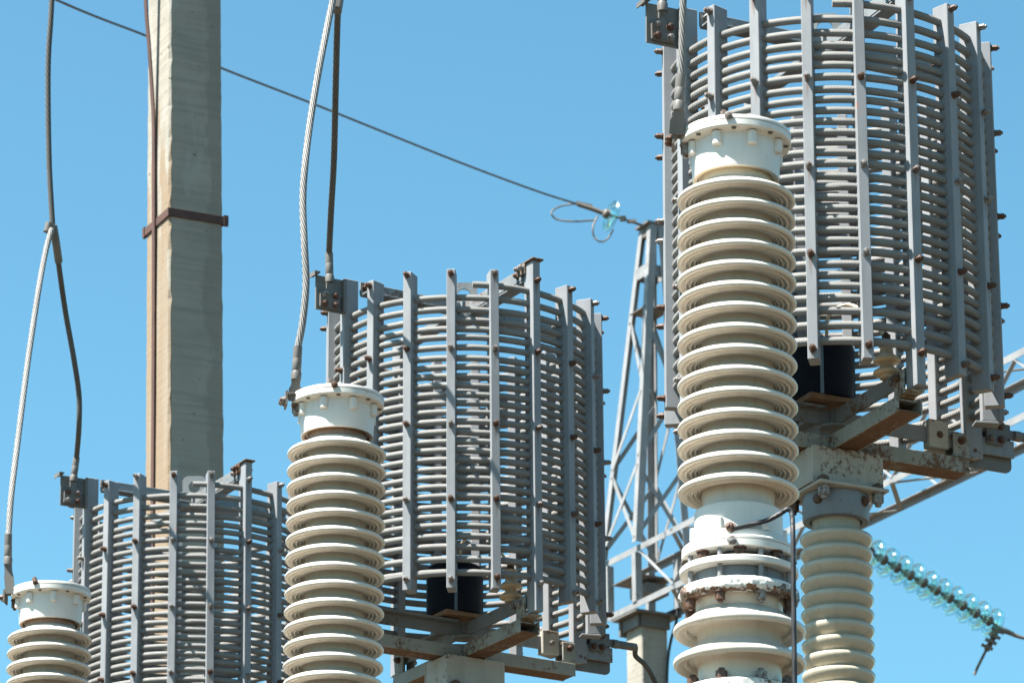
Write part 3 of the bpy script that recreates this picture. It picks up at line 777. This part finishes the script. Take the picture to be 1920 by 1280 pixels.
# the near arris is the local (-1,-1) corner: lit face is local -X, shaded face local -Y
zband = 10.28
def pz(py):                                  # height on the pole at a photograph row
    return at(320, py, 21.75).z
hb = pole_half(pz(400)) + .006
m = MB(); zc = pz(396)
for s in (-1, 1):
    m.box((s * hb, 0, zc), (.010, hb * 2 - .011, .055), bev=.001); m.box((0, s * hb, zc), (hb * 2 + .012, .010, .055), bev=.001)
m.box((hb + .012, -hb, zc), (.03, .02, .07)); m.box((-hb, hb + .012, zc), (.02, .03, .07))
m.build('steel_band', 'rust', pole)
m = MB(); pr = []
for py, yy, off in ((-300, .0, .15), (-120, .02, .115), (0, .035, .085), (60, .042, .062), (130, .05, .04), (200, .055, .022), (280, .06, .017), (400, .055, .017), (560, .062, .012), (700, .062, .012), (900, .07, .010), (1100, .075, .010), (1300, .08, .01)):
    zz = pz(py); pr.append(Vector((-pole_half(zz) - off, yy - .03, zz)))
pr = catmull(pr, 6)
vs = []
for p in pr: vs.append([m.bm.verts.new(p + Vector((dx, dy, 0))) for dx, dy in ((-.004, -.022), (.004, -.022), (.004, .022), (-.004, .022))])
for A_, B_ in zip(vs, vs[1:]):
    for k in range(4): m.bm.faces.new((A_[k], A_[(k + 1) % 4], B_[(k + 1) % 4], B_[k]))
m.bm.faces.new(vs[0]); m.bm.faces.new(vs[-1][::-1])
m.build('steel_strip', 'rust', pole)

# ------------------------------------------------------------------ gantry far behind
Yg = 34.0
gu = Vector((.485, -.875, 0)).normalized(); gn = Vector((.875, .485, 0)).normalized()
colc = at(1212, 1150, Yg)
gcol = empty('gantry_column', 'distant square concrete column under the lattice mast', 'column')
gcol.location = (colc.x, colc.y, 0)
GR = Matrix((gn, -gu, U)).transposed()
gcol.rotation_euler = Matrix((gu, gn, U)).transposed().to_euler()
ztop = colc.z - .06
m = MB(); m.box((0, 0, (ztop) / 2), (.285, .285, ztop), bev=.01); m.build('shaft', 'concrete2', gcol)
m = MB(); m.box((0, 0, ztop + .012), (.46, .50, .022)); m.box((-.165, -.05, ztop - .075), (.03, .30, .15)); m.box((.165, 0, ztop - .06), (.03, .30, .12)); m.box((0, -.165, ztop - .06), (.29, .03, .11)); m.build('head_plate', 'galvdark', gcol)
# girder: four chords with lacing, from a little beyond the column to out of frame
gir = empty('lattice_girder', 'long distant pale steel box girder of laced angles running behind the line traps', 'girder')
gir.location = (colc.x, colc.y, ztop + .025)
gir.rotation_euler = Matrix((gu, gn, U)).transposed().to_euler()
GW, GH = .25, .57
g0, g1 = -.62, 11.0
for sy in (-1, 1):
    for zz in (.03, GH):
        m = MB(); m.angle((g0, sy * GW, zz), (g1, sy * GW, zz), .06, .007, Vector((0, 0, 1)), -sy if zz < .1 else -sy)
        m.build('chord', 'galv', gir)
npan = 18; pl = (g1 - .3) / npan
for sy in (-1, 1):
    for k in range(npan):
        x0 = .3 + pl * k; m = MB(); zz = (.05, GH - .03) if k % 2 else (GH - .03, .05)
        m.beam((x0, sy * (GW - .012), zz[0]), (x0 + pl, sy * (GW - .012), zz[1]), .006, .042, Vector((0, 1, 0))); m.build('lacing_bar', 'galv', gir)
for zz in (.008, GH + .018):
    for k in range(npan):
        x0 = .3 + pl * k; m = MB(); yy = (-GW, GW) if k % 2 else (GW, -GW)
        m.beam((x0, yy[0], zz), (x0 + pl, yy[1], zz), .042, .006); m.build('lacing_bar', 'galv', gir)
for x0 in (-.30, .22):
    for sy in (-1, 1):
        m = MB(); m.beam((x0, sy * (GW - .02), .06), (x0, sy * (GW - .02), GH - .03), .07, .07, Vector((1, 0, 0))); m.build('girder_post', 'galv', gir)
m = MB(); m.box((-.04, 0, GH * .62), (.45, .42, .012)); m.box((-.02, .05, GH * .45), (.30, .25, .10)); m.build('bearing_plate', 'galvdark', gir)
m = MB(); m.beam((g0 + .03, -GW - .01, GH), (-.30, -GW - .01, .04), .006, .06, Vector((0, 1, 0))); m.build('lacing_bar', 'galv', gir)
m = MB(); m.beam((-.56, -GW - .012, .0), (-.56, -GW - .012, GH), .012, .05, Vector((0, 1, 0))); m.box((-.52, -GW - .03, .28), (.012, .02, .6)); m.build('rusty_strap', 'rustplate', gir)
# mast
mast = empty('lattice_mast', 'distant tapering steel lattice mast top standing on the girder by the full height capacitor', 'mast')
mz = ztop + .025 + GH + .05
mast.location = (colc.x, colc.y, mz); mast.rotation_euler = Matrix((gu, gn, U)).transposed().to_euler()
tipw = at(1222, 428, Yg + .0); MH = tipw.z - mz
def mh(u): return .30 + (.075 - .30) * u
mdx = mast.matrix_basis.to_3x3().inverted() @ Vector((tipw.x - colc.x, 0, 0))
def mp(sx, sy, u): return Vector((sx * mh(u) + mdx.x * u, sy * mh(u) + mdx.y * u, MH * u))
for sx in (-1, 1):
    for sy in (-1, 1):
        m = MB(); a_, b_ = mp(sx, sy, 0), mp(sx, sy, 1)
        m.beam(a_, b_, .07, .007, Vector((0, 1, 0))); m.beam(a_ + Vector((-sx * .003, -sy * 0.0385, 0)) + Vector((sx * .035, 0, 0)), b_ + Vector((-sx * .003, -sy * 0.0385, 0)) + Vector((sx * .035, 0, 0)), .007, .07, Vector((0, 1, 0)))
        m.build('leg', 'galv', mast)
levels = [0, .25, .48, .72]
for (ax, s) in (('x', 1), ('x', -1), ('y', 1), ('y', -1)):
    for i in range(len(levels) - 1):
        for w_ in ((1, -1) if i == 0 else ((1,) if i % 2 else (-1,))):
            m = MB()
            f = (lambda q, u: mp(q, s, u)) if ax == 'y' else (lambda q, u: mp(s, q, u))
            off = Vector((0, s * .006 * w_, 0)) if ax == 'y' else Vector((s * .006 * w_, 0, 0))
            m.beam(f(-w_, levels[i] + .01) + off, f(w_, levels[i + 1] - .01) + off, .042, .006, Vector((0, 1, 0)) if ax == 'y' else Vector((1, 0, 0))); m.build('brace', 'galv', mast)
    m = MB(); f = (lambda q, u: mp(q, s, u)) if ax == 'y' else (lambda q, u: mp(s, q, u))
    m.beam(f(-1, .855) , f(1, .855), .008, .12, Vector((0, 0, 1))); m.build('batten_plate', 'galv', mast)
m = MB(); u = .735; c_ = mp(0, 0, u); m.box(c_, (mh(u) * 2 + .02, mh(u) * 2 + .02, .012)); m.build('diaphragm_plate', 'galvdark', mast)
m = MB(); c_ = mp(0, 0, 1.0); m.box(c_ + U * .012, (.24, .24, .022)); m.box(c_ - U * .05, (.16, .16, .11)); m.build('cap_plate', 'galvdark', mast)

# ------------------------------------------------------------------ earth wire with one glass disc
def glass_disc(parent, c, ax, rad=.128, name='glass_disc'):
    m = MB(); k = rad / .128
    m.lathe([(.036 * k, .012), (.05 * k, .018), (.085 * k, .012), (.115 * k, -.006), (.128 * k, -.026), (.126 * k, -.032), (.12 * k, -.028), (.108 * k, -.012), (.10 * k, -.026), (.094 * k, -.028), (.088 * k, -.008), (.076 * k, -.004), (.07 * k, -.022), (.064 * k, -.023), (.058 * k, -.004), (.036 * k, -.004)], 40, c, ax)
    o = m.build(name, 'glass', parent)
    m = MB(); m.lathe([(0, .064), (.026, .064), (.041, .052), (.048, .022), (.049, -.002), (.03, -.004), (.012, -.008), (.009, -.085), (0, -.086)], 20, c, ax); m.build('metal_cap', 'iron', o)
    return o
ew = empty('earth_wire', 'thin overhead wire crossing the sky behind the concrete pole to the mast top', 'wire')
Yw = 33.6
W = [at(-300, -190, 24), at(105, 0, 26.5), at(280, 70, 28), at(415, 128, 29), at(600, 200, 30.3), at(850, 300, 32), at(1000, 356, 33), at(1080, 382, Yw)]
m = MB(); m.tube(catmull(W, 10), .0105, 8); m.build('wire_run', 'iron', ew)
dc = at(1142, 403, Yw); ax = (at(1080, 382, Yw) - at(1200, 418, Yw)).normalized()
ax = (ax + Vector((0, -.45, -.1))).normalized()
gd = empty('glass_insulator', 'single aqua glass disc insulator linking the thin wire to the mast top', 'insulator')
glass_disc(gd, dc, ax, .168)
m = MB(); m.tube([at(1084, 383, Yw), at(1112, 392, Yw), at(1132, 400, Yw)], .024, 10); m.box(at(1095, 384, Yw), (.16, .03, .035), Matrix.Rotation(R(14), 3, 'Y')); m.build('strain_clamp', 'iron', gd)
m = MB(); m.tube([at(1150, 405, Yw), at(1175, 412, Yw)], .013, 8); m.box(at(1168, 410, Yw), (.06, .03, .05)); m.box(at(1184, 415, Yw), (.09, .035, .03)); m.tube([at(1178, 413, Yw), at(1207, 424, Yw + .2)], .014, 8); m.build('shackle', 'iron', gd)
m = MB(); m.tube(catmull([at(1078, 382, Yw), at(1050, 387, Yw), at(1034, 398, Yw - .1), at(1044, 411, Yw - .1), at(1075, 415, Yw - .1), at(1116, 413, Yw)], 8), .009, 8)
m.tube(catmull([at(1120, 405, Yw), at(1112, 425, Yw - .1), at(1114, 444, Yw - .1), at(1126, 453, Yw - .1), at(1140, 447, Yw), at(1150, 430, Yw)], 8), .009, 8); m.build('bonding_loop', 'iron', gd)

# ------------------------------------------------------------------ glass string at right
gs = empty('glass_insulator_string', 'string of ten aqua glass discs slanting down across the sky at lower right', 'insulator string')
a_, b_ = at(1636, 1037, 31.4), at(1858, 1165, 32.2)
axs = (a_ - b_).normalized()
for k in range(10):
    glass_disc(gs, a_.lerp(b_, k / 9), axs, .148)
m = MB(); m.tube([a_ + axs * .9, a_ + axs * .05], .012, 8); m.build('link_rod', 'iron', gs)
m = MB(); c0 = at(1872, 1178, 32.2)
m.tube([b_ - axs * .06, c0], .016, 8)
m.tube(catmull([c0, at(1890, 1184, 32.2), at(1908, 1192, 32.2), at(1930, 1198, 32.2)], 5), .02, 10, rf=lambda u: .03 - .018 * u)
m.tube([at(1872, 1176, 32.2), at(1862, 1196, 32.2), at(1850, 1218, 32.2)], .026, 10)
for k in range(4):
    p = at(1872 - 7 * k, 1182 + 10 * k, 32.15); m.box(p, (.11, .03, .024), Matrix.Rotation(R(25), 3, 'Y'))
m.build('strain_clamp', 'iron', gs)
m = MB(); m.tube(catmull([at(1850, 1216, 32.2), at(1843, 1230, 32.2), at(1833, 1250, 32.2), at(1827, 1264, 32.2)], 6), .013, 8); m.build('wire_tail', 'iron', gs)
m = MB(); m.tube(catmull([at(1925, 1197, 32.2), at(2100, 1225, 32.6), at(2500, 1260, 33.5)], 8), .011, 8); m.build('line_wire', 'iron', gs)
# thin lead down the gantry column
m = MB(); m.tube(catmull([at(1272, 1120, Yg - .1), at(1268, 1165, Yg - .1), at(1258, 1200, Yg - .1), at(1252, 1240, Yg - .1), at(1250, 1300, Yg - .1), at(1248, 1420, Yg - .1)], 8), .014, 8)
tag(m.build('down_lead', 'black'), 'thin dark lead hanging beside the distant gantry column', 'cable')
